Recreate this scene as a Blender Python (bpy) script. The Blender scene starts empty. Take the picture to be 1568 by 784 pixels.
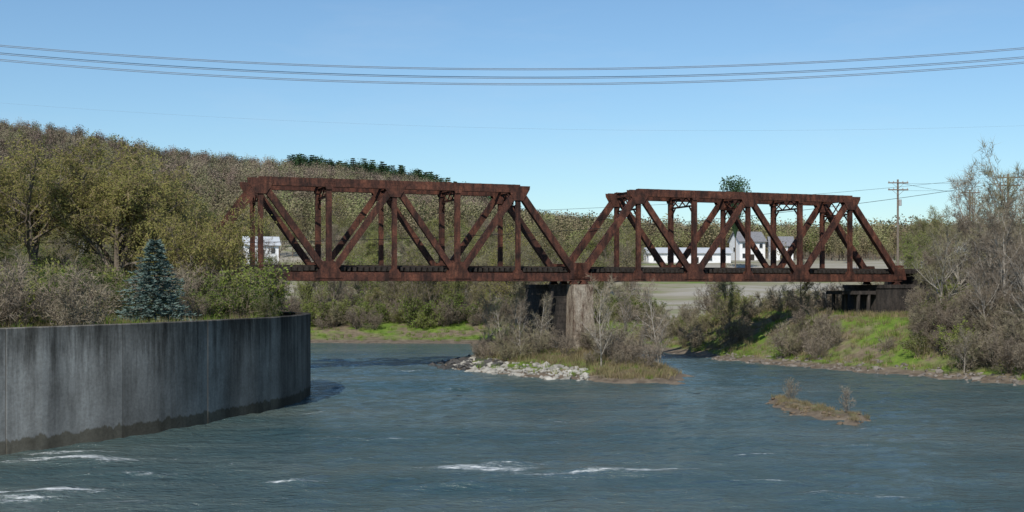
import bpy, math, random, bmesh
import numpy as np
from mathutils import Vector, Matrix
rad=math.radians
scene=bpy.context.scene
COL=scene.collection
# ------------------------------------------------------------------ helpers
def link(o,parent=None):
    COL.objects.link(o)
    if parent: o.parent=parent
    return o
def empty(name,loc=(0,0,0)):
    e=bpy.data.objects.new(name,None); e.location=loc; e.empty_display_size=.5
    return link(e)
def vnoise(x,y,seed=0.0):
    x=np.asarray(x,float);y=np.asarray(y,float)
    xi=np.floor(x);yi=np.floor(y);fx=x-xi;fy=y-yi
    fx=fx*fx*(3-2*fx);fy=fy*fy*(3-2*fy)
    def h(a,b):
        s=np.sin(a*127.1+b*311.7+seed*17.3)*43758.5453
        return s-np.floor(s)
    return (h(xi,yi)*(1-fx)+h(xi+1,yi)*fx)*(1-fy)+(h(xi,yi+1)*(1-fx)+h(xi+1,yi+1)*fx)*fy
def fbm(x,y,seed=0.0,o=4):
    s=0;a=.5
    for i in range(o):
        s=s+a*vnoise(x*2**i,y*2**i,seed+i*3.1);a*=.5
    return s
def sstep(a,b,x):
    t=np.clip((x-a)/(b-a),0,1);return t*t*(3-2*t)
def sdpoly(px,py,poly):
    """positive outside, negative inside"""
    P=np.array(poly,float);n=len(P)
    d=np.full(px.shape,1e18);ins=np.zeros(px.shape,bool)
    for i in range(n):
        a=P[i];b=P[(i+1)%n];e=b-a
        wx=px-a[0];wy=py-a[1]
        t=np.clip((wx*e[0]+wy*e[1])/(e@e),0,1)
        d=np.minimum(d,(wx-e[0]*t)**2+(wy-e[1]*t)**2)
        c=((a[1]>py)!=(b[1]>py))
        with np.errstate(divide='ignore',invalid='ignore'):
            xx=(b[0]-a[0])*(py-a[1])/(b[1]-a[1]+1e-12)+a[0]
        ins^=(c&(px<xx))
    d=np.sqrt(d)
    return np.where(ins,-d,d)
# ------------------------------------------------------------------ materials
def newmat(name):
    m=bpy.data.materials.new(name);m.use_nodes=True
    nt=m.node_tree;b=nt.nodes['Principled BSDF']
    return m,nt,b
def N(nt,t,**k):
    n=nt.nodes.new(t)
    for a,v in k.items(): setattr(n,a,v)
    return n
def ramp(nt,fac,stops):
    r=N(nt,'ShaderNodeValToRGB')
    el=r.color_ramp.elements
    while len(el)<len(stops): el.new(.5)
    for e,(p,c) in zip(el,stops):
        e.position=p; e.color=(*c,1) if len(c)==3 else c
    nt.links.new(fac,r.inputs['Fac']);return r
def noise(nt,vec,scale,detail=4,rough=.55,mapscale=None):
    n=N(nt,'ShaderNodeTexNoise');n.inputs['Scale'].default_value=scale
    n.inputs['Detail'].default_value=detail;n.inputs['Roughness'].default_value=rough
    if mapscale:
        m=N(nt,'ShaderNodeMapping');m.inputs['Scale'].default_value=mapscale
        nt.links.new(vec,m.inputs['Vector']);vec=m.outputs[0]
    nt.links.new(vec,n.inputs['Vector']);return n
def mixc(nt,fac,a,b,mode='MIX'):
    m=N(nt,'ShaderNodeMix',data_type='RGBA',blend_type=mode)
    for s,v in ((m.inputs[0],fac),(m.inputs[6],a),(m.inputs[7],b)):
        if isinstance(v,(int,float)): s.default_value=v
        elif isinstance(v,tuple): s.default_value=(*v,1)
        else: nt.links.new(v,s)
    return m.outputs[2]
def bump(nt,b,h,strength,dist):
    n=N(nt,'ShaderNodeBump');n.inputs['Strength'].default_value=strength;n.inputs['Distance'].default_value=dist
    nt.links.new(h,n.inputs['Height']);nt.links.new(n.outputs[0],b.inputs['Normal'])
def simple(name,c1,c2,scale=3,rough=.8,bs=.0,metal=0,spec=.3):
    m,nt,b=newmat(name);tc=N(nt,'ShaderNodeTexCoord')
    n=noise(nt,tc.outputs['Object'],scale,5,.6)
    r=ramp(nt,n.outputs[0],[(.3,c1),(.7,c2)])
    nt.links.new(r.outputs[0],b.inputs['Base Color']);b.inputs['Roughness'].default_value=rough
    b.inputs['Metallic'].default_value=metal;b.inputs['Specular IOR Level'].default_value=spec
    if bs: bump(nt,b,n.outputs[0],bs,.05)
    return m
def foliage(name,stops,scale=.5,trans=.3,lo=.7,hi=1.3,lowgreen=False):
    """colour varies per instance (object random) and per position"""
    m,nt,b=newmat(name);oi=N(nt,'ShaderNodeObjectInfo');geo=N(nt,'ShaderNodeNewGeometry')
    r=ramp(nt,oi.outputs['Random'],stops)
    n=noise(nt,geo.outputs['Position'],scale,3)
    v=ramp(nt,n.outputs[0],[(.3,(lo,lo,lo)),(.7,(hi,hi,hi*.97))])
    c=mixc(nt,1.0,r.outputs[0],v.outputs[0],'MULTIPLY')
    if lowgreen:   # spring leaf-out starts on the lower slopes
        sp=N(nt,'ShaderNodeSeparateXYZ');nt.links.new(geo.outputs['Position'],sp.inputs[0])
        n2=noise(nt,geo.outputs['Position'],.02,3)
        ma=N(nt,'ShaderNodeMath',operation='MULTIPLY_ADD');nt.links.new(n2.outputs[0],ma.inputs[0]);ma.inputs[1].default_value=60;nt.links.new(sp.outputs[2],ma.inputs[2])
        mr=N(nt,'ShaderNodeMapRange');nt.links.new(ma.outputs[0],mr.inputs[0]);mr.inputs[1].default_value=42;mr.inputs[2].default_value=95
        c=mixc(nt,mr.outputs[0],mixc(nt,1.,c,(1.02,1.12,.76),'MULTIPLY'),c)
    nt.links.new(c,b.inputs['Base Color']);b.inputs['Roughness'].default_value=.8
    b.inputs['Specular IOR Level'].default_value=.1
    if trans:
        t=N(nt,'ShaderNodeBsdfTranslucent');nt.links.new(c,t.inputs[0])
        mx=N(nt,'ShaderNodeMixShader');mx.inputs[0].default_value=trans
        nt.links.new(b.outputs[0],mx.inputs[1]);nt.links.new(t.outputs[0],mx.inputs[2])
        nt.links.new(mx.outputs[0],nt.nodes['Material Output'].inputs['Surface'])
    return m
# rust steel
def mk_rust():
    m,nt,b=newmat('rusted_steel');tc=N(nt,'ShaderNodeTexCoord')
    n1=noise(nt,tc.outputs['Object'],.7,6,.65);n2=noise(nt,tc.outputs['Object'],7,5,.7)
    n3=noise(nt,tc.outputs['Object'],2.2,4,.6,(1,1,.25))
    c=ramp(nt,n1.outputs[0],[(.3,(.030,.016,.012)),(.46,(.082,.034,.023)),(.6,(.128,.051,.031)),(.8,(.20,.10,.066))])
    c2=ramp(nt,n2.outputs[0],[(.3,(.4,.38,.38)),(.7,(1.3,1.25,1.2))])
    c3=ramp(nt,n3.outputs[0],[(.38,(.30,.32,.36)),(.58,(1.15,1.1,1.1))])
    x=mixc(nt,1.,c.outputs[0],c2.outputs[0],'MULTIPLY');x=mixc(nt,.85,x,c3.outputs[0],'MULTIPLY')
    nt.links.new(x,b.inputs['Base Color']);b.inputs['Roughness'].default_value=.75;b.inputs['Specular IOR Level'].default_value=.3
    bump(nt,b,n2.outputs[0],.4,.02);return m
M_rust=mk_rust()
M_tie=simple('creosote_timber',(.012,.010,.009),(.05,.04,.033),4,.85)
M_rail=simple('rail_steel',(.06,.035,.025),(.12,.07,.05),5,.5,metal=.5)
M_bark=simple('bark',(.08,.062,.045),(.20,.165,.13),3,.9,.4)
M_barkl=simple('pale_bark',(.18,.155,.13),(.38,.35,.30),3,.9,.3)
M_willow=foliage('willow_leaves',[(0,(.25,.235,.07)),(.5,(.28,.26,.085)),(1,(.225,.235,.075))],.35,.4,.65,1.25)
M_willtw=foliage('willow_twigs',[(0,(.20,.16,.08)),(1,(.25,.20,.11))],.4,0)
M_twig=foliage('bare_twigs',[(0,(.16,.13,.095)),(.35,(.23,.19,.145)),(.6,(.19,.175,.11)),(.8,(.20,.20,.10)),(1,(.27,.225,.17))],.25,0)
M_twigr=foliage('grey_twigs',[(0,(.16,.13,.10)),(.5,(.24,.20,.155)),(1,(.205,.19,.11))],.25,0)
M_green=foliage('spring_leaves',[(0,(.13,.18,.04)),(.5,(.20,.245,.06)),(1,(.23,.23,.07))],.5,.4)
M_hill=foliage('hill_crowns',[(0,(.155,.115,.096)),(.3,(.195,.150,.125)),(.5,(.18,.152,.108)),(.7,(.21,.188,.12)),(.86,(.16,.172,.085)),(1,(.24,.20,.155))],.010,0,.75,1.2,True)  # crown colours lightened and muted to stand in for distance haze
M_con=foliage('conifer_needles',[(0,(.028,.058,.03)),(1,(.06,.10,.045))],.3,0)
M_spruce=foliage('blue_spruce_needles',[(0,(.12,.17,.155)),(1,(.13,.18,.16))],2.,0)
M_grassg=foliage('green_grass',[(0,(.11,.18,.025)),(.6,(.17,.25,.04)),(1,(.22,.23,.07))],.5,.3)
M_grassd=foliage('dry_grass',[(0,(.20,.16,.095)),(.5,(.26,.205,.12)),(1,(.17,.165,.075))],.8,.2)
M_rock=simple('pale_rock',(.15,.14,.12),(.46,.44,.39),.8,.85,.5)
M_rockm=simple('muddy_rock',(.07,.06,.05),(.24,.21,.18),.8,.85,.5)
M_rockd=simple('dark_rock',(.03,.03,.03),(.09,.085,.08),1.2,.85,.5)
M_glass=simple('dark_window',(.02,.025,.03),(.04,.05,.06),1,.15,spec=.5)
M_white=simple('white_paint',(.70,.71,.72),(.8,.8,.8),1,.6)
M_roofg=simple('grey_roof',(.14,.14,.15),(.22,.22,.23),2,.8)
M_roofw=simple('metal_roof',(.40,.42,.44),(.5,.52,.54),1,.5)
M_tan=simple('weathered_tan',(.42,.38,.31),(.6,.55,.46),2,.8)
M_pole=simple('weathered_pole',(.13,.10,.08),(.24,.20,.16),5,.9)
M_cable=simple('aluminium_cable',(.15,.19,.24),(.21,.25,.31),5,.6)
M_cabled=simple('black_cable',(.015,.015,.015),(.03,.03,.03),5,.6)
M_ins=simple('insulator',(.3,.3,.3),(.45,.45,.45),5,.3)
# ------------------------------------------------------------------ mesh builder
class MB:
    def __init__(s): s.v=[];s.f=[];s.m=[]
    def tube(s,a,b,r0,r1,n=4,mi=0):
        d=(b-a)
        if d.length<1e-6: return
        d.normalize();u=d.orthogonal().normalized();w=d.cross(u);k=len(s.v)
        for p,r in ((a,r0),(b,r1)):
            for i in range(n):
                t=2*math.pi*i/n;s.v.append(p+u*(r*math.cos(t))+w*(r*math.sin(t)))
        for i in range(n):
            j=(i+1)%n;s.f.append((k+i,k+j,k+n+j,k+n+i));s.m.append(mi)
    def twig(s,a,b,w,R,mi=0):
        d=b-a;u=d.cross(Vector((R.uniform(-1,1),R.uniform(-1,1),R.uniform(-1,1))))
        if u.length<1e-5: return
        u=u.normalized()*w*.5;k=len(s.v);s.v+= [a-u,a+u,b];s.f.append((k,k+1,k+2));s.m.append(mi)
    def leaf(s,c,sz,R,mi=1):
        u=Vector((R.gauss(0,1),R.gauss(0,1),R.gauss(0,1))).normalized();w=u.orthogonal().normalized()
        k=len(s.v);s.v+=[c-u*sz*.5,c+w*sz*.28,c+u*sz*.5,c-w*sz*.28];s.f.append((k,k+1,k+2,k+3));s.m.append(mi)
    def box(s,c,ax,ay,az,mi=0):
        """c centre, ax ay az half-extent vectors"""
        k=len(s.v)
        for sx in(-1,1):
            for sy in(-1,1):
                for sz in(-1,1): s.v.append(c+ax*sx+ay*sy+az*sz)
        for f in((0,1,3,2),(4,6,7,5),(0,4,5,1),(2,3,7,6),(0,2,6,4),(1,5,7,3)):
            s.f.append(tuple(k+i for i in f));s.m.append(mi)
    def prism(s,poly,n,th,mi=0):
        """poly list of Vectors, extruded along n by +-th"""
        k=len(s.v);q=len(poly)
        for p in poly:s.v.append(p-n*th)
        for p in poly:s.v.append(p+n*th)
        s.f.append(tuple(k+i for i in range(q)));s.f.append(tuple(k+q+i for i in reversed(range(q))));s.m+=[mi,mi]
        for i in range(q):
            j=(i+1)%q;s.f.append((k+i,k+q+i,k+q+j,k+j));s.m.append(mi)
    def mesh(s,name,mats,fixn=False):
        me=bpy.data.meshes.new(name);me.from_pydata([tuple(v) for v in s.v],[],s.f)
        for m in mats:me.materials.append(m)
        me.polygons.foreach_set('material_index',s.m);me.update()
        if fixn:
            bm=bmesh.new();bm.from_mesh(me);bmesh.ops.recalc_face_normals(bm,faces=bm.faces);bm.to_mesh(me);bm.free()
        return me
    def obj(s,name,mats,parent=None,fixn=True,bevel=0):
        o=bpy.data.objects.new(name,s.mesh(name,mats,fixn));link(o,parent)
        if bevel:
            b=o.modifiers.new('bevel','BEVEL');b.width=bevel;b.segments=2;b.limit_method='ANGLE'
        return o
def rv(R): return Vector((R.gauss(0,1),R.gauss(0,1),R.gauss(0,1)))
def grow(mb,R,p,d,L,r,lv,P):
    n=P['seg'][lv];step=L/n;pts=[p.copy()];rs=[r];ds=[d]
    last=(lv==P['levels'])
    for i in range(n):
        d=(d+rv(R)*P['wig'][lv]+Vector((0,0,P['up'][lv]))).normalized()
        p=p+d*step;pts.append(p);ds.append(d);rs.append(r*(1-(i+1)/n*(.85 if last else .7)))
    sides=(7,5,3,3,3)[lv]
    for i in range(n): mb.tube(pts[i],pts[i+1],rs[i],rs[i+1],sides,0)
    def at(t):
        x=min(t*n,n-1e-4);i=int(x);f=x-i
        return pts[i].lerp(pts[i+1],f),ds[i+1],rs[i]*(1-f)+rs[i+1]*f
    if not last:
        k=P['n'][lv]
        for j in range(k):
            t=P['t0'][lv]+(1-P['t0'][lv])*(j+R.random())/k
            q,dd,rr=at(min(t,1))
            pe=dd.cross(rv(R)).normalized();a=P['ang'][lv]*R.uniform(.7,1.3)
            nd=dd*math.cos(a)+pe*math.sin(a)
            grow(mb,R,q,nd,L*P['ratio'][lv]*(1-.5*max(0,t-P['t0'][lv]))*R.uniform(.75,1.2),max(rr*.62,.01),lv+1,P)
    else:
        for j in range(P['tw']):
            t=R.uniform(.1,1);q,dd,rr=at(t)
            e=q+(dd*.6+rv(R).normalized()*.8+Vector((0,0,P['twup']))).normalized()*P['twl']*R.uniform(.5,1.3)
            mb.twig(q,e,P['tww'],R,P.get('twm',1))
            for l in range(P['lv']):
                c=q.lerp(e,R.uniform(.2,1.05))+rv(R)*P['ls']*.4
                mb.leaf(c,P['ls']*R.uniform(.6,1.3),R,P.get('lm',1))
def tree_mesh(name,seed,P,mats,H=None):
    R=random.Random(seed);mb=MB()
    for s in range(P.get('stems',1)):
        d=Vector((R.uniform(-1,1)*P.get('lean',.05),R.uniform(-1,1)*P.get('lean',.05),1)).normalized()
        b=Vector((R.uniform(-1,1)*.2,R.uniform(-1,1)*.2,-.3)) if P.get('stems',1)>1 else Vector((0,0,-.3))
        grow(mb,R,b,d,P['L']*R.uniform(.85,1.1),P['r'],0,P)
    return mb.mesh(name,mats)
P_willow=dict(levels=3,L=5.6,r=.36,seg=[4,6,5,4],wig=[.06,.10,.16,.2],up=[.05,.05,.0,-.14],n=[11,9,7],t0=[.2,.12,.12],ang=[.8,.75,.8],ratio=[1.4,.5,.5],
   tw=10,twl=.9,tww=.035,twup=-.4,lv=3,ls=.17,lm=2,twm=1)
P_bare=dict(levels=3,L=8.2,r=.15,seg=[7,5,4,3],wig=[.06,.10,.14,.2],up=[.06,.10,.06,.04],n=[16,7,5],t0=[.12,.15,.15],ang=[.75,.65,.7],ratio=[.5,.5,.5],
   tw=6,twl=.6,tww=.026,twup=.25,lv=0,ls=.15,lm=1,twm=1)
P_bud=dict(P_bare,lv=1,ls=.18,tw=6,lm=2)
P_bush=dict(levels=2,stems=9,lean=.75,L=2.5,r=.025,seg=[4,3,3],wig=[.12,.18,.2],up=[.04,.03,.03],n=[8,5],t0=[.1,.1],ang=[.6,.6],ratio=[.5,.5],
   tw=6,twl=.35,tww=.024,twup=.2,lv=0,ls=.15,lm=1,twm=1)
P_bushg=dict(P_bush,lv=1,ls=.17,lm=2)
P_sap=dict(P_bare,L=6.5,r=.08,n=[16,6,4],ratio=[.38,.45,.5],tw=3,lv=0)
P_islet=dict(P_bush,stems=4,lean=.3,L=1.9,lv=0,ls=.12,lm=2,tw=4,n=[5,4])
willowM=[tree_mesh('willow_%d'%i,11+i,P_willow,[M_bark,M_willtw,M_willow]) for i in range(2)]
bareM=[tree_mesh('bare_%d'%i,31+i,P_bare,[M_bark,M_twig]) for i in range(3)]
bareR=[tree_mesh('barer_%d'%i,131+i,P_bare,[M_barkl,M_twigr]) for i in range(3)]
budM=[tree_mesh('bud_%d'%i,51+i,P_bud,[M_bark,M_twig,M_green]) for i in range(2)]
budW=[tree_mesh('budw_%d'%i,61+i,P_bud,[M_bark,M_twig,M_willow]) for i in range(2)]
bushM=[tree_mesh('bush_%d'%i,71+i,P_bush,[M_bark,M_twigr]) for i in range(3)]
bushG=[tree_mesh('bushg_%d'%i,81+i,P_bushg,[M_bark,M_twig,M_green]) for i in range(2)]
sapM=[tree_mesh('sap_%d'%i,91+i,P_sap,[M_barkl,M_twigr]) for i in range(2)]
isletM=tree_mesh('islet_bush',95,P_islet,[M_bark,M_twigr,M_green])
def hilltree(name,seed,mat,n=270,zc=6.4,zr=4.2,xr=3.0,s0=.35,s1=.75):
    R=random.Random(seed);mb=MB()
    mb.tube(Vector((0,0,-1)),Vector((0,0,zc+1.5)),.2,.06,4,0)
    cl=[Vector((R.uniform(-1,1)*xr*.6,R.uniform(-1,1)*xr*.6,zc+R.uniform(-1,1)*zr*.55)) for _ in range(7)]
    for i in range(n):
        u=rv(R).normalized();rr=R.random()**.45
        c=Vector((u.x*rr*xr,u.y*rr*xr,zc+u.z*rr*zr))
        if i%3==0:
            k=R.choice(cl);c=k+u*rr*xr*.5
        if i%4==0: mb.twig(Vector((0,0,c.z*.5)),c,.1,R,1)
        mb.leaf(c,R.uniform(s0,s1),R,1)
    return mb.mesh(name,[M_bark,mat])
hillM=[hilltree('hilltree_%d'%i,i*7+1,M_hill) for i in range(5)]
pineM=hilltree('pine',5,M_con,1700,19.5,4.5,4.2,.35,.8)
def conifer(name,seed,H=10,Rm=2.6,mat=M_con,whorl=26,br=11,nd=10,ns=.5,wid=.12):
    R=random.Random(seed);mb=MB();mb.tube(Vector((0,0,-.3)),Vector((0,0,H*.97)),.03*H*.5,.01,6,0)
    for i in range(whorl):
        t=i/whorl;z=H*(.03+.96*t)
        rad_=Rm*(1-t)**.85*R.uniform(.8,1.15)+.08
        nb=max(5,int(br*(1-t*.5)))
        a0=R.random()*6.28
        for j in range(nb):
            a=a0+6.283*j/nb+R.uniform(-.2,.2);rr=rad_*R.uniform(.7,1.15)
            dv=Vector((math.cos(a),math.sin(a),0));a_=Vector((0,0,z));b_=a_+dv*rr+Vector((0,0,-.12*rr+R.uniform(-.1,.15)))
            mb.twig(a_,b_,.06,R,0)
            for q in range(nd):
                f=R.uniform(.15,1.03);p=a_.lerp(b_,f)
                sd=Vector((-dv.y,dv.x,0))*R.choice((-1,1))
                e=p+(dv*.7+sd*R.uniform(.2,1)+Vector((0,0,R.uniform(-.25,.45)))).normalized()*ns*R.uniform(.6,1.2)*(1-.3*f)
                mb.twig(p,e,wid,R,1)
    return mb.mesh(name,[M_bark,mat])
conM=[hilltree('con_%d'%i,i+40,M_con,420,7.5,4.8,3.0,.4,.9) for i in range(2)]+[conifer('con_c',2,13,3.6,M_con,14,8,7,1.5,.7)]
def tuft(name,seed,mat,n=26,h=.6):
    R=random.Random(seed);mb=MB()
    for i in range(n):
        a=Vector((R.gauss(0,.25),R.gauss(0,.25),-.05));e=a+Vector((R.gauss(0,.16),R.gauss(0,.16),h*R.uniform(.5,1.2)))
        mb.twig(a,e,.05,R,0)
    return mb.mesh(name,[mat])
tufG=[tuft('tuftg_%d'%i,i,M_grassg) for i in range(2)]
tufD=[tuft('tuftd_%d'%i,i+5,M_grassd) for i in range(2)]
# ------------------------------------------------------------------ terrain definition
CAMZ=8.0
WALL=[(-44,-20),(-38,30),(-31,44),(-24.4,56),(-22.75,59),(-19.4,65.5),(-17.3,71.6),(-15.6,77),(-14.9,82.8),(-15.1,88.3),(-16.3,92),(-19.5,95.3),(-25,97)]
WATER=WALL+[(-27,104),(-29,122),(-60,134),(-400,140),(-400,178),(-60,172),(-30,169),(5,166),(16,156),(20.5,140),(23.8,127),(31,115),(41.8,96),(56,80),(75,50),(80,-60),(-44,-60)]
ISL=[(-7.5,121),(-3.8,111),(3.5,103),(9.5,98.5),(14,98),(16.0,106),(15.0,122),(11,134),(2,136),(-5,130)]
ISLET=[(17.6,82.5),(17.7,77),(18.7,71.5),(20.0,68.6),(21.6,70.5),(20.5,76),(19.3,83.5)]
RX=np.array([-1500,-600,-420,-348,-290,-233,-190,-135,-98,-60,-33,-5,30,70,100,200,350,600,1500])
RZ=np.array([80,100,112,108,101,89,85,80,76,69,62,51,44,39,37,34,34,34,30])
BD=Vector((.936,.351,0)).normalized();BN=Vector((-BD.y,BD.x,0));B0=Vector((-23.3,109,0))
def HT(x,y):
    x=np.asarray(x,float);y=np.asarray(y,float)
    wob=(fbm(x*.15,y*.15,3.)-.47)*3.0
    sd0=sdpoly(x,y,WATER)
    nearwall=(x<-8)&(y<101)
    sd=np.where(nearwall,sd0,sd0+wob)
    wr=sstep(10,24,x)*sstep(172,150,y); wl=sstep(-5,-14,x)*sstep(150,125,y)
    H0=2.3*(1-wr)*(1-wl)+4.9*wr+5.6*wl*(1-wr)
    W=14*(1-wr)+12*wr
    land=H0*sstep(0,1,np.clip(sd/W,0,1)*.85+.0)*1.06
    land=np.where(sd>0,land+.12*np.clip(sd,0,1),0)
    wallland=5.5*sstep(1.4,2.5,sd0)-1.5*(1-sstep(1.4,2.5,sd0))
    land=np.where(nearwall,np.where(sd0<12,wallland,5.5),land)
    under=-1.5*sstep(0,5,-sd)
    h=np.where(sd>0,land,np.where(nearwall,-1.5,under))
    h=h+(fbm(x*.12,y*.12,9.)-.47)*.9*sstep(3,14,sd)
    t=(x-B0.x)*BD.x+(y-B0.y)*BD.y; s=(x-B0.x)*BN.x+(y-B0.y)*BN.y-2.6
    for e in (np.maximum(0,77.5-t),np.maximum(0,t+9.5)):
        dd=np.sqrt(e**2+np.maximum(0,np.abs(s)-3.2)**2)
        h=np.where(sd>-2,np.maximum(h,9.25-dd*.85),h)
    h=h+11.0*sstep(195,345,y)*sstep(6000,2000,y)
    rz=np.interp(x*800/np.maximum(y,300)*.6+x*.4,RX,RZ)
    prof=np.clip((y-270)/530,0,1)**1.15*sstep(3600,1000,y)
    h=h+(rz-12)*prof*(1+.10*(fbm(x*.008,y*.008,5.)-.47))
    si=-sdpoly(x,y,ISL)+(fbm(x*.5,y*.5,1.)-.47)*2.2
    h=np.maximum(h,np.where(si>-3,1.4*sstep(0,9,si)+.2*np.clip(si,-4,1),-9))
    sj=-sdpoly(x,y,ISLET)+(fbm(x*.9,y*.9,2.)-.47)*1.8
    h=np.maximum(h,np.where(sj>-3,.30*sstep(0,1.2,sj)+.2*np.clip(sj,-4,.5),-9))
    return h
def gz(x,y): return float(HT(np.array([x]),np.array([y]))[0])
def axis(lo,hi,step,out_lo,out_hi,g=1.12):
    a=list(np.arange(lo,hi+1e-6,step));s=step;v=hi
    while v<out_hi: s*=g;v+=s;a.append(v)
    s=step;v=lo
    while v>out_lo: s*=g;v-=s;a.insert(0,v)
    return np.array(a)
def gridmesh(name,xs,ys,zf,smooth=True):
    X,Y=np.meshgrid(xs,ys);Z=zf(X,Y);nx,ny=len(xs),len(ys)
    co=np.stack([X,Y,Z],-1).reshape(-1,3)
    i=np.arange(nx*ny).reshape(ny,nx)
    f=np.stack([i[:-1,:-1],i[:-1,1:],i[1:,1:],i[1:,:-1]],-1).reshape(-1,4)
    me=bpy.data.meshes.new(name);me.vertices.add(len(co));me.vertices.foreach_set('co',co.ravel())
    me.loops.add(f.size);me.loops.foreach_set('vertex_index',f.ravel())
    me.polygons.add(len(f));me.polygons.foreach_set('loop_start',np.arange(0,f.size,4));me.polygons.foreach_set('loop_total',np.full(len(f),4))
    me.update();me.validate()
    if smooth: me.polygons.foreach_set('use_smooth',np.ones(len(f),bool))
    return me,X,Y,Z
def mk_ground():
    m,nt,b=newmat('ground');geo=N(nt,'ShaderNodeNewGeometry');sep=N(nt,'ShaderNodeSeparateXYZ')
    nt.links.new(geo.outputs['Position'],sep.inputs[0])
    n2=noise(nt,geo.outputs['Position'],1.1,6,.65);n3=noise(nt,geo.outputs['Position'],.22,5,.6)
    g=ramp(nt,n2.outputs[0],[(.3,(.07,.125,.02)),(.7,(.16,.22,.04))])
    d=ramp(nt,n2.outputs[0],[(.3,(.09,.07,.048)),(.7,(.22,.18,.12))])
    f=ramp(nt,n3.outputs[0],[(.42,(0,0,0)),(.57,(1,1,1))])
    c=mixc(nt,f.outputs[0],d.outputs[0],g.outputs[0])
    mr=N(nt,'ShaderNodeMapRange');nt.links.new(sep.outputs[2],mr.inputs[0]);mr.inputs[1].default_value=.30;mr.inputs[2].default_value=.55
    gr=ramp(nt,n2.outputs[0],[(.3,(.07,.055,.042)),(.7,(.21,.17,.125))])
    c=mixc(nt,mr.outputs[0],gr.outputs[0],c)
    n4=noise(nt,geo.outputs['Position'],.06,5,.6,(.5,1.6,1))
    fl=ramp(nt,n4.outputs[0],[(.42,(.31,.29,.25)),(.55,(.23,.215,.15)),(.66,(.13,.18,.05))])
    mf=N(nt,'ShaderNodeMapRange');nt.links.new(sep.outputs[1],mf.inputs[0]);mf.inputs[1].default_value=192;mf.inputs[2].default_value=206
    c=mixc(nt,mf.outputs[0],c,fl.outputs[0])
    mh=N(nt,'ShaderNodeMapRange');nt.links.new(sep.outputs[1],mh.inputs[0]);mh.inputs[1].default_value=360;mh.inputs[2].default_value=430
    c=mixc(nt,mh.outputs[0],c,(.14,.115,.08))
    nt.links.new(c,b.inputs['Base Color']);b.inputs['Roughness'].default_value=.95;b.inputs['Specular IOR Level'].default_value=.1
    bump(nt,b,n2.outputs[0],.6,.25);return m
xs=axis(-62,86,.7,-4500,4500,1.09);ys=axis(36,190,.7,-300,7000,1.07)
me,_,_,_=gridmesh('ground',xs,ys,HT);me.materials.append(mk_ground());link(bpy.data.objects.new('ground',me))
# ------------------------------------------------------------------ water
FOAM=[(-19.8,54.2,3.8,.8,1.2),(-21.5,56.5,3.0,.6,.95),(-17.6,45.6,2.8,.7,1.2),(-19,44.5,2,.5,1.),(-16,50.5,2.2,.4,.95),(-1.2,51.6,3.0,.7,1.12),(-.2,52.6,1.8,.4,1.),(5.6,51.2,2.9,.6,1.12),(3,50.4,2.4,.4,.95),(-9,48.3,1.,.35,1.1),(-2,47.6,1.5,.35,.95),(10,48.3,1.9,.35,.9),(1.5,49.6,2.2,.35,.9),(-14,43.5,2,.4,.95),(16.5,59.5,2.2,.25,.75),(-6,121,4,.5,.7),(-9,112,5,.5,.8),(-4,92,4,.35,.65),(3,70,3,.35,.65),(20,66.3,2.5,.3,.7),(-12,74,2.5,.5,.65),(12,56,3,.3,.75),(-7,62,3,.3,.75),(13,45,3,.4,.8),(-8,44,2,.3,.8),(-12,53,2,.3,.8)]
def WZ(X,Y):
    a=(fbm(X*.5,Y*.8,21.,3)-.44)*.30+(fbm(X*1.7,Y*2.2,33.,2)-.37)*.13
    for (x,y,sx,sy,k) in FOAM: a=a+.12*k*np.exp(-((X-x)/sx)**2-((Y-y)/(sy*1.4))**2)
    return a*sstep(200,120,Y)
xs=axis(-36,60,.4,-4500,4500,1.15);ys=axis(38,140,.4,-300,300,1.12)
me,X,Y,Z=gridmesh('water',xs,ys,WZ)
F=np.zeros_like(X)
for (x,y,sx,sy,k) in FOAM: F=np.maximum(F,k*np.exp(-((X-x-.6*np.sin(Y*3))/sx)**2-((Y-y-.3*np.sin(X*1.1+x))/sy)**2))
at=me.attributes.new('foam','FLOAT','POINT');at.data.foreach_set('value',F.ravel().astype(np.float32))
def mk_water():
    m,nt,b=newmat('river_water');geo=N(nt,'ShaderNodeNewGeometry');p=geo.outputs['Position']
    n0=noise(nt,p,.05,6,.68,(.7,1.8,1));n1=noise(nt,p,.8,6,.66,(.5,1.1,1));n2=noise(nt,p,4.,3,.55,(.6,1.1,1))
    c=ramp(nt,n0.outputs[0],[(.35,(.034,.070,.076)),(.65,(.084,.112,.104))])
    at=N(nt,'ShaderNodeAttribute');at.attribute_name='foam'
    nf=noise(nt,p,2.6,8,.88,(.5,1.5,1))
    mu=N(nt,'ShaderNodeMath',operation='MULTIPLY_ADD');nt.links.new(at.outputs['Fac'],mu.inputs[0]);mu.inputs[1].default_value=.24;nt.links.new(nf.outputs[0],mu.inputs[2])
    fr=ramp(nt,mu.outputs[0],[(.66,(0,0,0)),(.82,(1,1,1))])
    cc=mixc(nt,fr.outputs[0],c.outputs[0],(.70,.73,.73))
    nt.links.new(cc,b.inputs['Base Color'])
    mr=N(nt,'ShaderNodeMapRange');nt.links.new(fr.outputs[0],mr.inputs[0]);mr.inputs[3].default_value=.17;mr.inputs[4].default_value=.8
    nt.links.new(mr.outputs[0],b.inputs['Roughness']);b.inputs['IOR'].default_value=1.33
    ad=N(nt,'ShaderNodeMath',operation='MULTIPLY_ADD');nt.links.new(n2.outputs[0],ad.inputs[0]);ad.inputs[1].default_value=.28;nt.links.new(n1.outputs[0],ad.inputs[2])
    bump(nt,b,ad.outputs[0],1.0,.6);return m
me.materials.append(mk_water());link(bpy.data.objects.new('water',me))
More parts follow.
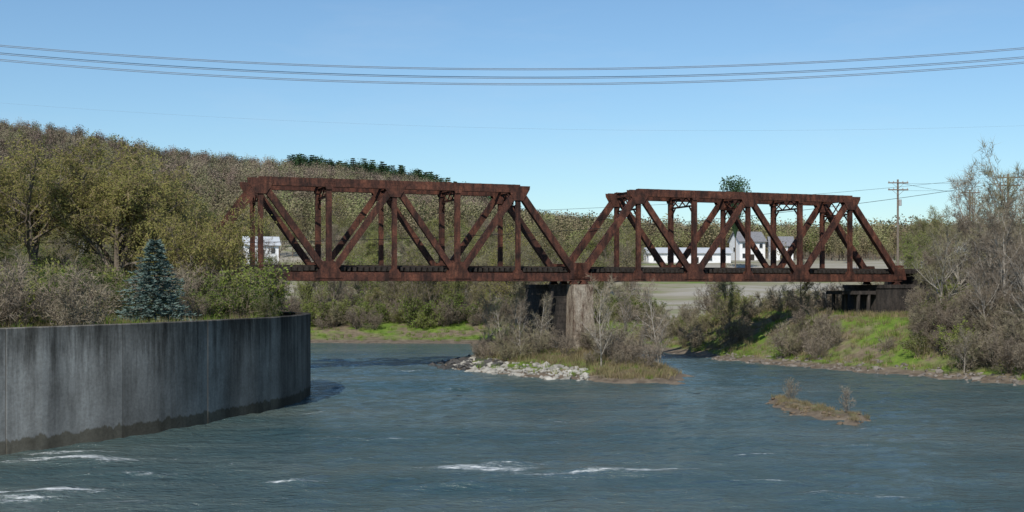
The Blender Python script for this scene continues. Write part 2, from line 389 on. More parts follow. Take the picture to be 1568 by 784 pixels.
# ------------------------------------------------------------------ concrete flood wall
def mk_wallmat():
    m,nt,b=newmat('stained_concrete');uv=N(nt,'ShaderNodeUVMap');uv.uv_map='UVMap';p=uv.outputs[0]
    sep=N(nt,'ShaderNodeSeparateXYZ');nt.links.new(p,sep.inputs[0])
    st=noise(nt,p,1.,6,.72,(1.2,.12,1));st2=noise(nt,p,1.,4,.6,(.28,.06,1));fi=noise(nt,p,6.,6,.7);bl=noise(nt,p,.6,5,.65)
    base=ramp(nt,bl.outputs[0],[(.3,(.32,.29,.25)),(.7,(.49,.45,.395))])
    s1=ramp(nt,st.outputs[0],[(.36,(.36,.35,.34)),(.56,(1,1,1))])
    s2=ramp(nt,st2.outputs[0],[(.38,(.55,.55,.55)),(.6,(1.05,1.05,1.05))])
    hs=N(nt,'ShaderNodeMapRange');nt.links.new(sep.outputs[1],hs.inputs[0]);hs.inputs[1].default_value=0;hs.inputs[2].default_value=5.;hs.inputs[3].default_value=.25;hs.inputs[4].default_value=1.
    c=mixc(nt,hs.outputs[0],base.outputs[0],mixc(nt,1.,base.outputs[0],s1.outputs[0],'MULTIPLY'));c=mixc(nt,.9,c,s2.outputs[0],'MULTIPLY')
    f=ramp(nt,fi.outputs[0],[(.3,(.74,.74,.74)),(.7,(1.16,1.16,1.16))]);c=mixc(nt,1.,c,f.outputs[0],'MULTIPLY')
    at=N(nt,'ShaderNodeObjectInfo');pr=ramp(nt,at.outputs['Random'],[(0,(.72,.72,.72)),(1,(1.1,1.1,1.1))]);c=mixc(nt,1.,c,pr.outputs[0],'MULTIPLY')
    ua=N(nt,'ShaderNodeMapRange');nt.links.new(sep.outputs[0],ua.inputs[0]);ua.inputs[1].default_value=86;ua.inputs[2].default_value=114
    c=mixc(nt,ua.outputs[0],c,mixc(nt,1.,c,(.42,.42,.41),'MULTIPLY'))  # whole surface gets darker along the wall towards the rounded end
    wl=N(nt,'ShaderNodeMath',operation='MULTIPLY_ADD');nt.links.new(st.outputs[0],wl.inputs[0]);wl.inputs[1].default_value=-1.2;nt.links.new(sep.outputs[1],wl.inputs[2])
    wr=ramp(nt,wl.outputs[0],[(.0,(.5,.46,.38)),(.10,(1,1,1))]);c=mixc(nt,1.,c,wr.outputs[0],'MULTIPLY')
    tp=N(nt,'ShaderNodeMath',operation='MULTIPLY_ADD');nt.links.new(st.outputs[0],tp.inputs[0]);tp.inputs[1].default_value=-4.5;nt.links.new(sep.outputs[1],tp.inputs[2])
    tr=N(nt,'ShaderNodeMapRange');nt.links.new(tp.outputs[0],tr.inputs[0]);tr.inputs[1].default_value=2.0;tr.inputs[2].default_value=4.0
    c=mixc(nt,tr.outputs[0],c,mixc(nt,1.,c,(.42,.42,.41),'MULTIPLY'))
    nt.links.new(c,b.inputs['Base Color']);b.inputs['Roughness'].default_value=.9;b.inputs['Specular IOR Level'].default_value=.15
    bump(nt,b,fi.outputs[0],.3,.03);return m
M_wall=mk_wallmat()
def catmull(P,n=10):
    P=[Vector(p) for p in P];out=[]
    for i in range(len(P)-1):
        p0=P[max(i-1,0)];p1=P[i];p2=P[i+1];p3=P[min(i+2,len(P)-1)]
        for k in range(n):
            t=k/n;out.append(.5*((2*p1)+(p2-p0)*t+(2*p0-5*p1+4*p2-p3)*t*t+(3*p1-p0-3*p2+p3)*t**3))
    out.append(P[-1]);return out
wp=catmull([Vector(p) for p in WALL],14)
cum=[0]
for i in range(1,len(wp)):cum.append(cum[-1]+(wp[i]-wp[i-1]).length)
def wat(u):
    u=max(0,min(u,cum[-1]-1e-3));i=max(0,np.searchsorted(cum,u)-1)
    f=(u-cum[i])/(cum[i+1]-cum[i]);d=(wp[min(i+2,len(wp)-1)]-wp[max(i-1,0)]).normalized();return wp[i].lerp(wp[i+1],f),d
wall=empty('concrete_flood_wall',(-17,75,0))
WT=6.05;TH=.6;joints=[0]
while joints[-1]<cum[-1]-4: joints.append(joints[-1]+7.3)
joints[-1]=cum[-1]
for j in range(len(joints)-1):
    a,b_=joints[j]+.02,joints[j+1]-.02;n=max(4,int((b_-a)/.5));vs=[];fs=[];us=[]
    off=(random.Random(j).random()-.5)*.07
    prof=[(0,-1.5),(0,0),(0,2),(0,4),(0,WT-.04),(.04,WT),(TH-.04,WT),(TH,WT-.04),(TH,-1.5)]
    q=len(prof)
    for i in range(n+1):
        u=a+(b_-a)*i/n;p,d=wat(u);nl=Vector((-d.y,d.x))
        for (o,z) in prof:
            pp=p+nl*(o+off);vs.append((pp.x,pp.y,z));us.append((u,z+ (0 if o<.3 else 9)))
    for i in range(n):
        for k in range(q-1):
            fs.append((i*q+k,(i+1)*q+k,(i+1)*q+k+1,i*q+k+1))
    fs.append(tuple(range(q)));fs.append(tuple(reversed(range(n*q,n*q+q))))
    me=bpy.data.meshes.new('wall_panel');me.from_pydata(vs,[],fs);uvl=me.uv_layers.new(name='UVMap')
    for l in me.loops: uvl.data[l.index].uv=us[l.vertex_index]
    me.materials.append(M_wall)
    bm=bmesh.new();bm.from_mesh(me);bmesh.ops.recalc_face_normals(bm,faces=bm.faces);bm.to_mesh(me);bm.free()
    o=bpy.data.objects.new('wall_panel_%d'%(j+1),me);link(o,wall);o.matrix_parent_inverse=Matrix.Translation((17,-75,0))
# ------------------------------------------------------------------ bridge
UP=Vector((0,0,1))
def bp(t,s,z): return B0+BD*t+BN*s+UP*z
ZB,ZT,WD=9.05,17.9,5.2
bridge=empty('railway_truss_bridge',B0);BINV=Matrix.Translation(-B0)
def badd(mb,name,mats=[M_rust],bevel=0):
    o=mb.obj(name,mats,bridge,True,bevel);o.matrix_parent_inverse=BINV;return o
def member(mb,a,b,w,h,solid=True,lace=.55):
    d=(b-a);L=d.length;d.normalize();m=BN.cross(d).normalized();c=(a+b)/2;pt=.03
    for s in(-1,1):
        mb.box(c+BN*s*(w/2-pt),d*L/2,BN*pt,m*h/2)
        for q in(-1,1): mb.box(c+BN*s*(w/2-pt*2-.05)+m*q*(h/2-.017),d*L/2*.999,BN*.05,m*.015)
    if solid:
        mb.box(c+m*(h/2+.016),d*L/2,BN*(w/2+.04),m*.015)
    nl=max(2,int(L/lace))
    for q in ((-1,) if solid else (-1,1)):
        for i in range(nl):
            s=1 if i%2 else -1
            p0=a+d*(L*i/nl)+BN*s*(w/2-.1)+m*q*(h/2+.01);p1=a+d*(L*(i+1)/nl)-BN*s*(w/2-.1)+m*q*(h/2+.01)
            dd=(p1-p0);l=dd.length;dd.normalize();mb.box((p0+p1)/2,dd*l/2,m*.008,dd.cross(m).normalized()*.04)
def beam(mb,a,b,w,h,up=UP):
    d=(b-a);L=d.length;d.normalize();side=d.cross(up).normalized();m=side.cross(d).normalized();c=(a+b)/2
    mb.box(c,d*L/2,side*.012,m*(h/2-.02))
    for q in(-1,1): mb.box(c+m*q*(h/2-.01),d*L/2,side*w/2,m*.012)
def gusset(mb,t,s,z,up,hw0,hw1,hh):
    for k in (-1,1):
        c=bp(t,s,z)+BN*k*.30
        mb.prism([c-BD*hw0,c+BD*hw0,c+BD*hw0*.96+UP*up*.35,c+BD*hw1+UP*up*hh,c-BD*hw1+UP*up*hh,c-BD*hw0*.96+UP*up*.35],BN,.014)
        for i in range(9):
            for zz in(.1,.3):
                q=c+BD*(-hw0*.9+1.8*hw0*i/8)+UP*up*zz+BN*k*.02;mb.box(q,BD*.022,BN*.012,UP*.022)
def truss(t0,t1,nm):
    L=(t1-t0)/6;T=[t0+L*i for i in range(7)]
    for s,side in((0,'near'),(WD,'far')):
        mb=MB()
        member(mb,bp(t0-.3,s,ZB),bp(t1+.3,s,ZB),.50,.78,True,.6)
        member(mb,bp(T[1]-.15,s,ZT),bp(T[5]+.15,s,ZT),.56,.76,True,.6)
        member(mb,bp(T[0],s,ZB+.2),bp(T[1],s,ZT-.1),.52,.66);member(mb,bp(T[5],s,ZT-.1),bp(T[6],s,ZB+.2),.52,.66)
        for a,b,k in((1,2,.62),(2,3,.58),(3,4,.58),(4,5,.62)):
            za,zb=(ZT,ZB) if a%2 else (ZB,ZT)
            member(mb,bp(T[a],s,za),bp(T[b],s,zb),.46,k,False,.6)
        for i in range(1,6): member(mb,bp(T[i],s,ZB+.3),bp(T[i],s,ZT-.3),.42,.44 if i%2 else .52,False,.5)
        for i in range(7):
            if i%2==0: gusset(mb,T[i],s,ZB-.2,1,1.3 if i not in(0,6) else .9,.5,1.65)
            else: gusset(mb,T[i],s,ZB-.2,1,.6,.3,.9)
            if i in(1,3,5): gusset(mb,T[i],s,ZT+.25,-1,1.2,.5,1.45)
            if i in(2,4): gusset(mb,T[i],s,ZT+.25,-1,.5,.3,.9)
        badd(mb,'truss_'+nm+'_'+side)
    mb=MB()
    for i in range(7):
        beam(mb,bp(T[i],.25,ZB),bp(T[i],WD-.25,ZB),.35,.75)
        if i<6: beam(mb,bp(T[i]+L/2,.25,ZB-.0),bp(T[i]+L/2,WD-.25,ZB-.0),.2,.3)
    for s in(1.65,WD-1.65): beam(mb,bp(t0,s,ZB+.17),bp(t1,s,ZB+.17),.3,.66)
    for i in range(1,6):
        a,b=bp(T[i],.25,ZT),bp(T[i],WD-.25,ZT);beam(mb,a,b,.3,.5)
        lo=1.7 if i in(1,5) else 1.2
        beam(mb,bp(T[i],.22,ZT-lo),bp(T[i],WD-.22,ZT-lo),.16,.18)
        for k in range(3):
            sa=.25+(WD-.5)*k/3;sb=.25+(WD-.5)*(k+1)/3
            beam(mb,bp(T[i],sa,ZT-.25),bp(T[i],sb,ZT-lo),.1,.1);beam(mb,bp(T[i]+.03,sb,ZT-.25),bp(T[i]+.03,sa,ZT-lo),.1,.1)
        for s0,s1 in((.25,1.1),(WD-.25,WD-1.1)): beam(mb,bp(T[i],s0,ZT-lo-.9),bp(T[i],s1,ZT-lo),.12,.12)
    for i in range(1,5):
        beam(mb,bp(T[i],.25,ZT+.1),bp(T[i+1],WD-.25,ZT+.1),.14,.14);beam(mb,bp(T[i],WD-.25,ZT+.16),bp(T[i+1],.25,ZT+.16),.14,.14)
    for i in range(6):
        beam(mb,bp(T[i],.25,ZB-.32),bp(T[i+1],WD-.25,ZB-.32),.12,.1)
    badd(mb,'bracing_'+nm)
    mb=MB()
    for s in(0,WD):
        for t in(t0+.35,t1-.35): mb.prism([bp(t-.45,s,8.32),bp(t+.45,s,8.32),bp(t+.22,s,8.65),bp(t-.22,s,8.65)],BN,.3)
    badd(mb,'bearings_'+nm)
truss(-6.4,31.9,'west');truss(32.35,72.0,'east')
R=random.Random(5);mb=MB();t=-9
while t<77:
    dz=R.uniform(-.03,.03);l=2.2*R.uniform(.95,1.03)
    mb.box(bp(t,WD/2+R.uniform(-.06,.06),9.76+dz),BD*.15,BN*l,UP*.19);t+=.58
badd(mb,'ties',[M_tie],.01)
mb=MB()
for s in(.9,WD-.9): mb.box(bp(34,s,10.03),BD*43,BN*.09,UP*.06)
badd(mb,'guard_timbers',[M_tie])
mb=MB()
for s in(WD/2-.72,WD/2+.72):
    mb.box(bp(34,s,10.0),BD*43,BN*.07,UP*.02);mb.box(bp(34,s,10.07),BD*43,BN*.012,UP*.055);mb.box(bp(34,s,10.14),BD*43,BN*.036,UP*.02)
badd(mb,'rails',[M_rail])
def mk_pierm(name,c1,c2,dark):
    m,nt,b=newmat(name);tc=N(nt,'ShaderNodeTexCoord');p=tc.outputs['Object']
    n=noise(nt,p,1.5,6,.78,(1,1,.28));n2=noise(nt,p,5,5,.6)
    r=ramp(nt,n.outputs[0],[(.40,dark),(.50,c1),(.66,c2)]);f=ramp(nt,n2.outputs[0],[(.3,(.6,.6,.6)),(.7,(1.15,1.15,1.15))])
    c=mixc(nt,1.,r.outputs[0],f.outputs[0],'MULTIPLY');nt.links.new(c,b.inputs['Base Color']);b.inputs['Roughness'].default_value=.9
    bump(nt,b,n2.outputs[0],.6,.06);return m
M_pier=mk_pierm('pier_concrete',(.25,.20,.15),(.42,.37,.30),(.085,.05,.034))
M_pierd=mk_pierm('dark_stone',(.035,.028,.024),(.075,.062,.052),(.014,.012,.01))  # dark stone tone for pier masonry and abutments
def frustum(mb,t,s0,s1,z0,z1,w0,w1,e0=0,e1=0,mi=0):
    v=[bp(t-w0,s0-e0,z0),bp(t+w0,s0-e0,z0),bp(t+w0,s1+e0,z0),bp(t-w0,s1+e0,z0),bp(t-w1,s0-e1,z1),bp(t+w1,s0-e1,z1),bp(t+w1,s1+e1,z1),bp(t-w1,s1+e1,z1)]
    k=len(mb.v);mb.v+=v
    for f in((0,3,2,1),(4,5,6,7),(0,1,5,4),(1,2,6,5),(2,3,7,6),(3,0,4,7)): mb.f.append(tuple(k+i for i in f));mb.m.append(mi)
pt=32.1
mb=MB()
frustum(mb,pt+.2,-1.0,.9,-.5,8.28,1.2,1.08,.2,0)
badd(mb,'pier_nose',[M_pier],.08)
mb=MB();z=-.5;i=0
RP=random.Random(4)
while z<7.7:
    w=2.7-.06*z;mb_h=.62;o=RP.uniform(-.05,.05)
    frustum(mb,pt-.5,.92,WD+2.6,z,z+mb_h-.04,w+o,w+o,0,0);frustum(mb,pt-.5,.95,WD+2.5,z+mb_h-.04,z+mb_h,w-.07,w-.07);z+=mb_h;i+=1
frustum(mb,pt-.5,.93,WD+2.8,7.95,8.3,2.3,2.3)
for tt,ss in((-3.3,.3),(-3.0,1.6),(-3.3,3.0)):
    mb.tube(bp(pt+tt-.5,ss,0),bp(pt+tt+.6,ss,7.6),.19,.16,8)
badd(mb,'pier_masonry',[M_pierd])
mb=MB()
frustum(mb,72.2,-1.9,WD+1.2,1.,7.9,3.2,2.9);frustum(mb,72.2,-2.0,WD+1.3,7.9,8.3,3.0,3.0);frustum(mb,75.6,-1.2,WD+1.2,8.3,9.6,.5,.5)
frustum(mb,78.2,-2.9,-1.95,2.,8.9,2.6,2.6)
for tt in(66.8,68.2):
    for ss in(.3,2.6,4.9): mb.tube(bp(tt-.3,ss,2),bp(tt,ss,7.3),.24,.2,8)
frustum(mb,67.5,.1,WD+.1,7.2,7.6,1.5,1.5)
badd(mb,'abutment_east',[M_pierd])
mb=MB()
frustum(mb,-8.,-1.2,WD+1.2,1.,8.3,2.2,1.9);frustum(mb,-9.4,-1.2,WD+1.2,8.3,9.6,.5,.5)
badd(mb,'abutment_west',[M_pierd],.05)
mb=MB();frustum(mb,76.2,-3.8,-3.2,3.,9.4,.45,.35);badd(mb,'abutment_post',[M_pier],.04)
# ------------------------------------------------------------------ scatter (face instancing)
def scatter(name,meshes,pts,childname):
    root=empty(name);root.location=(0,0,0)
    groups=[[] for _ in meshes];RG=random.Random(len(pts))
    for i,p in enumerate(pts): groups[RG.randrange(len(meshes))].append(p)
    for gi,(me,g) in enumerate(zip(meshes,groups)):
        if not g: continue
        vs=[];fs=[]
        for (x,y,z,s,a) in g:
            k=len(vs);h=s*.5
            for c in range(4):
                t=a+c*math.pi/2+math.pi/4;vs.append((x+h*1.41421*math.cos(t),y+h*1.41421*math.sin(t),z))
            fs.append((k,k+1,k+2,k+3))
        m=bpy.data.meshes.new(name+'_points');m.from_pydata(vs,[],fs)
        io=bpy.data.objects.new('%s_points_%d'%(childname,gi+1),m);link(io,root)
        io.instance_type='FACES';io.use_instance_faces_scale=True;io.instance_faces_scale=1.0
        io.show_instancer_for_render=False;io.show_instancer_for_viewport=False
        c=bpy.data.objects.new('%s_%d'%(childname,gi+1),me);link(c,io)
    return root
def finish(X,Y,S,A,zmin,dz=0):
    Z=HT(np.array(X),np.array(Y))
    return [(x,y,z+dz,s,a) for x,y,z,s,a in zip(X,Y,Z,S,A) if z>zmin]
def pick(n,fx,fy,sc,seed,cond=None,zmin=.15,dz=0):
    R=random.Random(seed);X=[];Y=[];S=[];A=[]
    while len(X)<n:
        x,y=fx(R),fy(R)
        if cond and not cond(x,y,R): continue
        X.append(x);Y.append(y);S.append(R.uniform(*sc));A.append(R.uniform(0,6.28))
    return finish(X,Y,S,A,zmin,dz)
def fan(n,y0,y1,k0,k1,sc,seed,cond=None,zmin=.15):
    R=random.Random(seed);X=[];Y=[];S=[];A=[]
    while len(X)<n:
        y=math.sqrt(R.uniform(y0*y0,y1*y1));x=y*R.uniform(k0,k1)
        if cond and not cond(x,y,R): continue
        X.append(x);Y.append(y);S.append(R.uniform(*sc));A.append(R.uniform(0,6.28))
    return finish(X,Y,S,A,zmin)
HOUSES=[(49,330),(76,345),(66,352),(-62,290),(-84,290),(103,262),(46.5,180)]
def bts(x,y): return (x-B0.x)*BD.x+(y-B0.y)*BD.y,(x-B0.x)*BN.x+(y-B0.y)*BN.y
def clear(x,y,R=None):
    k=x/y
    for hx,hy in HOUSES:
        if y<hy+12 and abs(k-hx/hy)<.04 and y>195-(30 if hy<200 else 0) and (R is None or R.random()<.75): return False
        if math.hypot(x-hx,y-hy)<(16 if hy>200 else 6): return False
    t,s=bts(x,y)
    return not(-3<s<8.5)
def field(x,y,R):
    k=x/y
    if .12<k<.34 and 170<y<330 and R.random()<.88: return False
    return clear(x,y,R)
scatter('hillside_forest',hillM,fan(9000,345,850,-.6,.6,(.7,1.4),1,clear),'hill_tree')
scatter('ridge_conifers',conM,pick(330,lambda R:R.uniform(-152,-8),lambda R:R.uniform(785,835),(.8,1.45),2)+fan(70,500,840,-.55,.3,(.5,.9),22),'ridge_conifer')
scatter('floodplain_trees',bareM+budM+budW+budM[:1],fan(400,178,330,-.5,.5,(.6,1.4),3,field),'floodplain_tree')
scatter('valley_trees',hillM,fan(560,250,420,-.6,.6,(.6,1.0),4,field),'valley_tree')
scatter('riverside_bushes',bushM+bushG,pick(400,lambda R:R.uniform(-70,45),lambda R:R.uniform(178,212),(.7,1.8),5,field,.5),'riverside_bush')
def rb(x,y,R):
    t,s=bts(x,y)
    if -1<s<6.5 and t<80: return False
    if .268<x/y<.345 and s<2: return R.random()<.05 and y<118
    if s>6 and R.random()<.6: return False
    return x>18+ (127-y)*.35 and x/y<.62
scatter('bank_brush',bushM+bushM+bushM+bushG[:1],pick(900,lambda R:R.uniform(18,80),lambda R:R.uniform(78,165),(.5,1.4),6,rb,.45),'brush')
def lb(x,y,R):
    t,s=bts(x,y)
    if math.hypot(x+23.1,y-76)<4.5: return False
    d=sdpoly(np.array([x]),np.array([y]),WATER)[0]
    return d>2.4 and x>-.62*y and not(-1.5<s<7) and (y>94 or R.random()<.3)
scatter('wallside_bushes',bushM+bushG+bushG,pick(440,lambda R:R.uniform(-62,-16),lambda R:R.uniform(62,150),(.5,1.6),7,lb,.7),'wallside_bush')
scatter('bank_grass',tufG,pick(6000,lambda R:R.uniform(-45,70),lambda R:R.uniform(92,195),(.5,1.1),8,lambda x,y,R:True,.25),'grass_tuft')
scatter('wallside_grass',tufG+tufD,pick(1500,lambda R:R.uniform(-45,-14),lambda R:R.uniform(55,96),(.6,1.3),28,lambda x,y,R:sdpoly(np.array([x]),np.array([y]),WATER)[0]>2.2,2),'wallside_grass_tuft')
scatter('dry_bank_grass',tufD,pick(4600,lambda R:R.uniform(15,70),lambda R:R.uniform(80,170),(.6,1.3),9,lambda x,y,R:True,.5),'dry_grass_tuft')
def inI(x,y,R):
    d=-sdpoly(np.array([x]),np.array([y]),ISL)[0]
    return d>.8 and (x>7 or (d>3.5 and R.random()<.6))
scatter('island_grass',tufD,pick(1300,lambda R:R.uniform(-8,17),lambda R:R.uniform(95,137),(.5,1.25),10,inI,.25),'island_grass_tuft')
def inB(x,y,R):
    t,s=bts(x,y)
    if s<-1 and .034<x/y<.064: return y<113 and R.random()<.3
    return -sdpoly(np.array([x]),np.array([y]),ISL)[0]>3 and not(abs(t-31.9)<3.2 and s>-1.8)
scatter('island_brush',bushM,pick(52,lambda R:R.uniform(-4,15),lambda R:R.uniform(103,131),(.45,1.2),11,inB,.6),'island_bush')
scatter('islet_grass',tufD,pick(600,lambda R:R.uniform(17,22.5),lambda R:R.uniform(66,85),(.25,.55),12,lambda x,y,R:True,.12),'islet_grass_tuft')
# ------------------------------------------------------------------ individual trees
def tree(name,me,x,y,s=1,sz=None,rot=0,dz=0):
    o=bpy.data.objects.new(name,me);o.location=(x,y,gz(x,y)+dz);o.rotation_euler=(0,0,rot);o.scale=(s,s,sz or s);link(o);return o
for (m,x,y,s,sz,r) in((0,-41,101,1.15,1.14,0),(1,-34.2,102,1.12,1.18,1.2),(0,-27.0,100,.95,1.12,2.6),(1,-47.5,96,1.15,1.14,4),(0,-37.5,112,1.15,1.28,5.1),(1,-30.5,116,1.05,1.28,3.3),(0,-53,110,1.2,1.3,.7)):
    tree('willow_tree',willowM[m],x,y,s,sz,r)
tree('blue_spruce',conifer('blue_spruce',3,5.9,2.75,M_spruce,32,15,26,.42,.10),-23.1,76,1,1,0,-.2)
RR=random.Random(77)
for (x,y,s) in((43,118,1.0),(47,112,1.3),(51,122,1.45),(46,104,.95),(53,108,1.55),(56,117,1.8),(49,128,1.35),(60,125,1.6),(58,100,1.4),(64,112,1.9),(50,100,1.0),(54,134,1.45),(40,104,.5),(62,138,1.7),(47.5,118,1.1),(50,115,1.3),(44,109,.75),(54,126,1.6),(48,106,.9),(57,108,1.7),(52,131,1.3),(59,132,1.6),(66,128,1.8)):
    tree('bare_tree',bareR[RR.randrange(3)],x,y,s*.92,s*RR.uniform(.9,1.08),RR.uniform(0,6))
for (x,y,s) in((13.9,111,1.12),(12.5,108,.5),(9.6,114,.7),(8.0,105,1.0),(.8,114,.7),(-1,119,.75),(2.6,116,.8),(11.2,118,.9),(15,119,.7),(-2.5,122,.8),(.5,122,.9)):
    tree('sapling',sapM[RR.randrange(2)],x,y,s,s*1.08,RR.uniform(0,6))
tree('pine_tree',pineM,57,300,1.0,1.05,0)
tree('bud_tree',budW[0],26,140,.75,.7,0);tree('bud_tree',budW[1],33,134,.55,.55,2)
for (x,y,s) in((18.7,79.5,.75),(19.1,80.5,.6),(20.6,72.5,.8)): tree('islet_bush',isletM,x,y,s,s*1.1,s*9)
# ------------------------------------------------------------------ rocks
def rocks(name,pts,mat,seed):
    R=random.Random(seed);bm=bmesh.new()
    for (x,y,z,s,a) in pts:
        s*=R.uniform(.5,1.0)
        r=bmesh.ops.create_icosphere(bm,subdivisions=1,radius=s*.5)
        ph=[R.uniform(0,6) for _ in range(3)];sc=Vector((R.uniform(.8,1.6),R.uniform(.7,1.2),R.uniform(.45,.8)))
        rot=Matrix.Rotation(a,3,'Z')@Matrix.Rotation(R.uniform(-.4,.4),3,'X')
        for v in r['verts']:
            c=v.co*(1+.22*math.sin(v.co.x*7/s+ph[0])+.18*math.sin(v.co.y*8/s+ph[1])+R.uniform(-.1,.1))
            v.co=rot@Vector((c.x*sc.x,c.y*sc.y,c.z*sc.z))+Vector((x,y,z))
    me=bpy.data.meshes.new(name);bm.to_mesh(me);bm.free();me.materials.append(mat);return link(bpy.data.objects.new(name,me))
def edge(poly,lo,hi): return lambda x,y,R: lo<-sdpoly(np.array([x]),np.array([y]),poly)[0]<hi
rocks('island_rocks',pick(430,lambda R:R.uniform(-6,6.5),lambda R:R.uniform(99,124),(.2,1.0),14,edge(ISL,-.6,4),-.3),M_rock,1)
rocks('dark_riprap',pick(300,lambda R:R.uniform(-12,-1),lambda R:R.uniform(112,133),(.4,1.3),15,edge(ISL,-2.5,3.5),-.7,.05),M_rockd,2)
rocks('islet_rocks',pick(150,lambda R:R.uniform(17,23),lambda R:R.uniform(65,86),(.15,.5),16,edge(ISLET,-.8,.8),-.4),simple('brown_rock',(.08,.055,.035),(.2,.15,.1),2,.9,.4),3)
rocks('bank_rocks',pick(420,lambda R:R.uniform(22,60),lambda R:R.uniform(78,135),(.2,.8),17,lambda x,y,R:-.6<sdpoly(np.array([x]),np.array([y]),WATER)[0]<3,-.2),M_rockm,4)
# ------------------------------------------------------------------ buildings
def house(name,x,y,w,d,h,rh,rot,wall=M_white,roof=M_roofg,nw=4,storeys=1,door=True,dz=0):
    z=gz(x,y)+dz;e=empty(name,(x,y,z));e.rotation_euler=(0,0,rot)
    X,Y,U=Vector((1,0,0)),Vector((0,1,0)),Vector((0,0,1))
    mb=MB();mb.prism([Vector((0,-d/2,-4)),Vector((0,-d/2,h)),Vector((0,0,h+rh)),Vector((0,d/2,h)),Vector((0,d/2,-4))],X,w/2);mb.obj('walls',[wall],e)
    mb=MB();ov=.5
    for s in(-1,1):
        a=Vector((0,s*(d/2+ov),h-ov*rh/(d/2)));b=Vector((0,0,h+rh));n=Vector((0,s*rh,d/2)).normalized()
        mb.prism([a+n*.03,b+n*.03,b+n*.2,a+n*.2],X,w/2+ov)
    mb.obj('roof',[roof],e)
    mb=MB();fr=MB()
    for st in range(storeys):
        zz=h*(st+.55)/storeys
        for i in range(nw):
            xx=-w/2+w*(i+.5)/nw
            if door and st==0 and i==nw//2: continue
            for s in(-1,1):
                fr.box(Vector((xx,s*(d/2+.03),zz)),X*.62,Y*.05,U*.8);mb.box(Vector((xx,s*(d/2+.06),zz)),X*.5,Y*.05,U*.68)
    for s in(-1,1):
        fr.box(Vector((s*(w/2+.03),0,h*.6)),X*.05,Y*.6,U*.75);mb.box(Vector((s*(w/2+.06),0,h*.6)),X*.05,Y*.48,U*.63)
    fr.obj('window_frames',[M_white],e);mb.obj('window_panes',[M_glass],e)
    if door:
        mb=MB();mb.box(Vector((-w/2+w*(nw//2+.5)/nw,-d/2-.04,1.05)),X*.55,Y*.06,U*1.05);mb.obj('door',[M_tie],e)
    return e
house('white_warehouse',49,330,23,9,3.2,1.5,.05,M_white,M_roofw,6,dz=-.9)
house('white_house',70,350,8,8,6.0,2.8,.2,M_white,M_roofg,3,2,dz=-.5)
house('white_house',79,346,6.5,7,5.0,2.6,-.1,M_white,M_roofg,3,2,dz=-.8)
house('white_house',-62,290,8,7,3.2,2,.3,M_white,M_roofw,3,dz=3.5)
house('white_house',-84,288,6,7,3.2,2,.3,M_white,M_roofg,3,dz=1)
house('white_house',103,262,7,7,4.5,2.5,.3,M_white,M_roofg,3,dz=4)
house('pump_shed',46.5,180,4.6,4,2.0,1.2,.5,M_tan,M_tan,2)
# ------------------------------------------------------------------ utility poles and cables
def pole(x,y,top,arms,aw):
    z=gz(x,y);e=empty('utility_pole',(x,y,z));H=top-z
    mb=MB();mb.tube(Vector((0,0,-.5)),Vector((0,0,H)),.2,.13,10);mb.obj('shaft',[M_pole],e)
    for k in range(arms):
        mb=MB();zz=H-.5-k*1.0
        mb.box(Vector((0,-.17,zz)),Vector((aw/2,0,0)),Vector((0,.06,0)),Vector((0,0,.08)))
        for s in(-1,1): mb.tube(Vector((0,-.17,zz-.8)),Vector((s*aw*.3,-.17,zz-.05)),.025,.025,4)
        mb.obj('crossarm_%d'%(k+1),[M_pole],e)
        mb=MB()
        for i in range(5):
            if i==2: continue
            xx=-aw/2*.92+aw*.92*i/4
            mb.tube(Vector((xx,-.17,zz+.08)),Vector((xx,-.17,zz+.2)),.07,.09,8);mb.tube(Vector((xx,-.17,zz+.2)),Vector((xx,-.17,zz+.3)),.06,.03,8)
        mb.obj('insulators_%d'%(k+1),[M_ins],e)
    if arms>1:
        mb=MB();mb.tube(Vector((.35,0,H-3.8)),Vector((.35,0,H-2.9)),.2,.2,10);mb.obj('transformer',[M_ins],e)
    return e
pole(55.8,170,23.6,2,2.9);pole(74,190,23.8,1,2.8);pole(63.3,150,22.5,2,2.8);pole(64,146,20.5,1,2)
def cable(name,x0,x1,y0,y1,z0,z1,sag,r,mat,n=48):
    cu=bpy.data.curves.new(name,'CURVE');cu.dimensions='3D';cu.bevel_depth=r;cu.bevel_resolution=1
    sp=cu.splines.new('POLY');sp.points.add(n)
    for i in range(n+1):
        t=i/n;sp.points[i].co=(x0+(x1-x0)*t,y0+(y1-y0)*t,z0+(z1-z0)*t-4*sag*t*(1-t),1)
    cu.materials.append(mat);return link(bpy.data.objects.new(name,cu))
for (yl,ym,yr) in((71,107,75),(83,120,89),(93,130,97)):
    D=60;px=lambda y:CAMZ+(440-y)/1800*D
    zl,zm,zr=px(yl),px(ym),px(yr);X=26.13;sag0=(zl+zr)/2-zm;k=2.2
    e=(zl+zr)/2+sag0*(k*k-1);sl=(zr-zl)/2*k
    for dy,dz in((0,0),(.3,.12)):
        cable('power_line',-X*k,X*k,D+dy,D+dy,e-sl+dz,e+sl+dz,sag0*k*k,.017,M_cable,90)
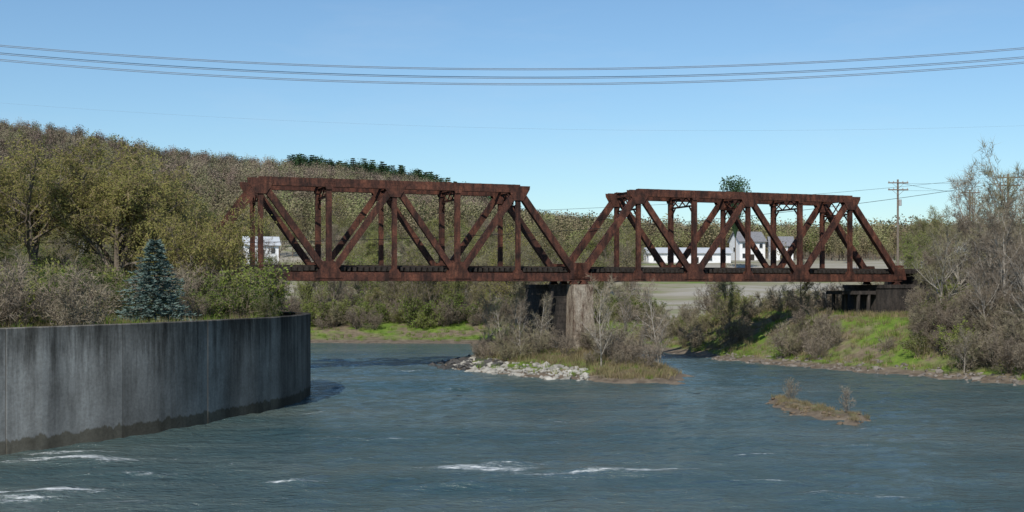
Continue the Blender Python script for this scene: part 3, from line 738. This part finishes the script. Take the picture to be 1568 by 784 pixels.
cable('guy_wire',-90,90,170,170,36,32,3.,.008,M_cable)
cable('telephone_line',-60,63.3,96,150,12.1,21.5,3.1,.03,M_cabled)
cable('telephone_line',-60,63.3,94,150,14.0,22.3,2.2,.018,M_cabled)
cable('telephone_line',55.8,74,170,190,23.2,23.3,.3,.02,M_cabled);cable('telephone_line',55.8,140,170,120,23.0,24.,1.4,.015,M_cabled);cable('telephone_line',55.8,140,170,126,22.0,23.,1.4,.015,M_cabled)
# ------------------------------------------------------------------ sky, sun, camera
SD=Vector((-.30,-.95,1.0)).normalized();el=math.asin(SD.z);az=math.atan2(SD.x,SD.y)
w=bpy.data.worlds.new('World');scene.world=w;w.use_nodes=True;nt=w.node_tree
bg=nt.nodes['Background'];sky=N(nt,'ShaderNodeTexSky',sky_type='NISHITA');sky.sun_disc=False;sky.sun_elevation=el;sky.sun_rotation=az%(2*math.pi)
sky.altitude=0;sky.air_density=1.1;sky.dust_density=.3;sky.ozone_density=2.2
tn=mixc(nt,1.,sky.outputs[0],(.76,.93,1.04),'MULTIPLY')
tc=N(nt,'ShaderNodeTexCoord');cn=noise(nt,tc.outputs['Generated'],2.2,6,.65,(1,1,4.5));cr=ramp(nt,cn.outputs[0],[(.54,(0,0,0)),(.8,(.14,.14,.14))])
c=mixc(nt,cr.outputs[0],tn,(6,6.4,7));nt.links.new(c,bg.inputs[0]);bg.inputs[1].default_value=.12
L=bpy.data.lights.new('sun','SUN');L.energy=4.5;L.angle=rad(.5);L.color=(1,.94,.84);lo=bpy.data.objects.new('sun',L);lo.rotation_euler=(-SD).to_track_quat('-Z','Y').to_euler();lo.location=(-40,-80,100);link(lo)
cam=bpy.data.cameras.new('camera');cam.sensor_width=36;cam.lens=36*1800/1568;cam.shift_y=48/1568;cam.clip_end=12000;cam.clip_start=.5
co=bpy.data.objects.new('camera',cam);co.location=(0,0,CAMZ);co.rotation_euler=(rad(90),0,0);link(co);scene.camera=co
scene.view_settings.view_transform='Standard';scene.view_settings.look='None';scene.view_settings.exposure=0
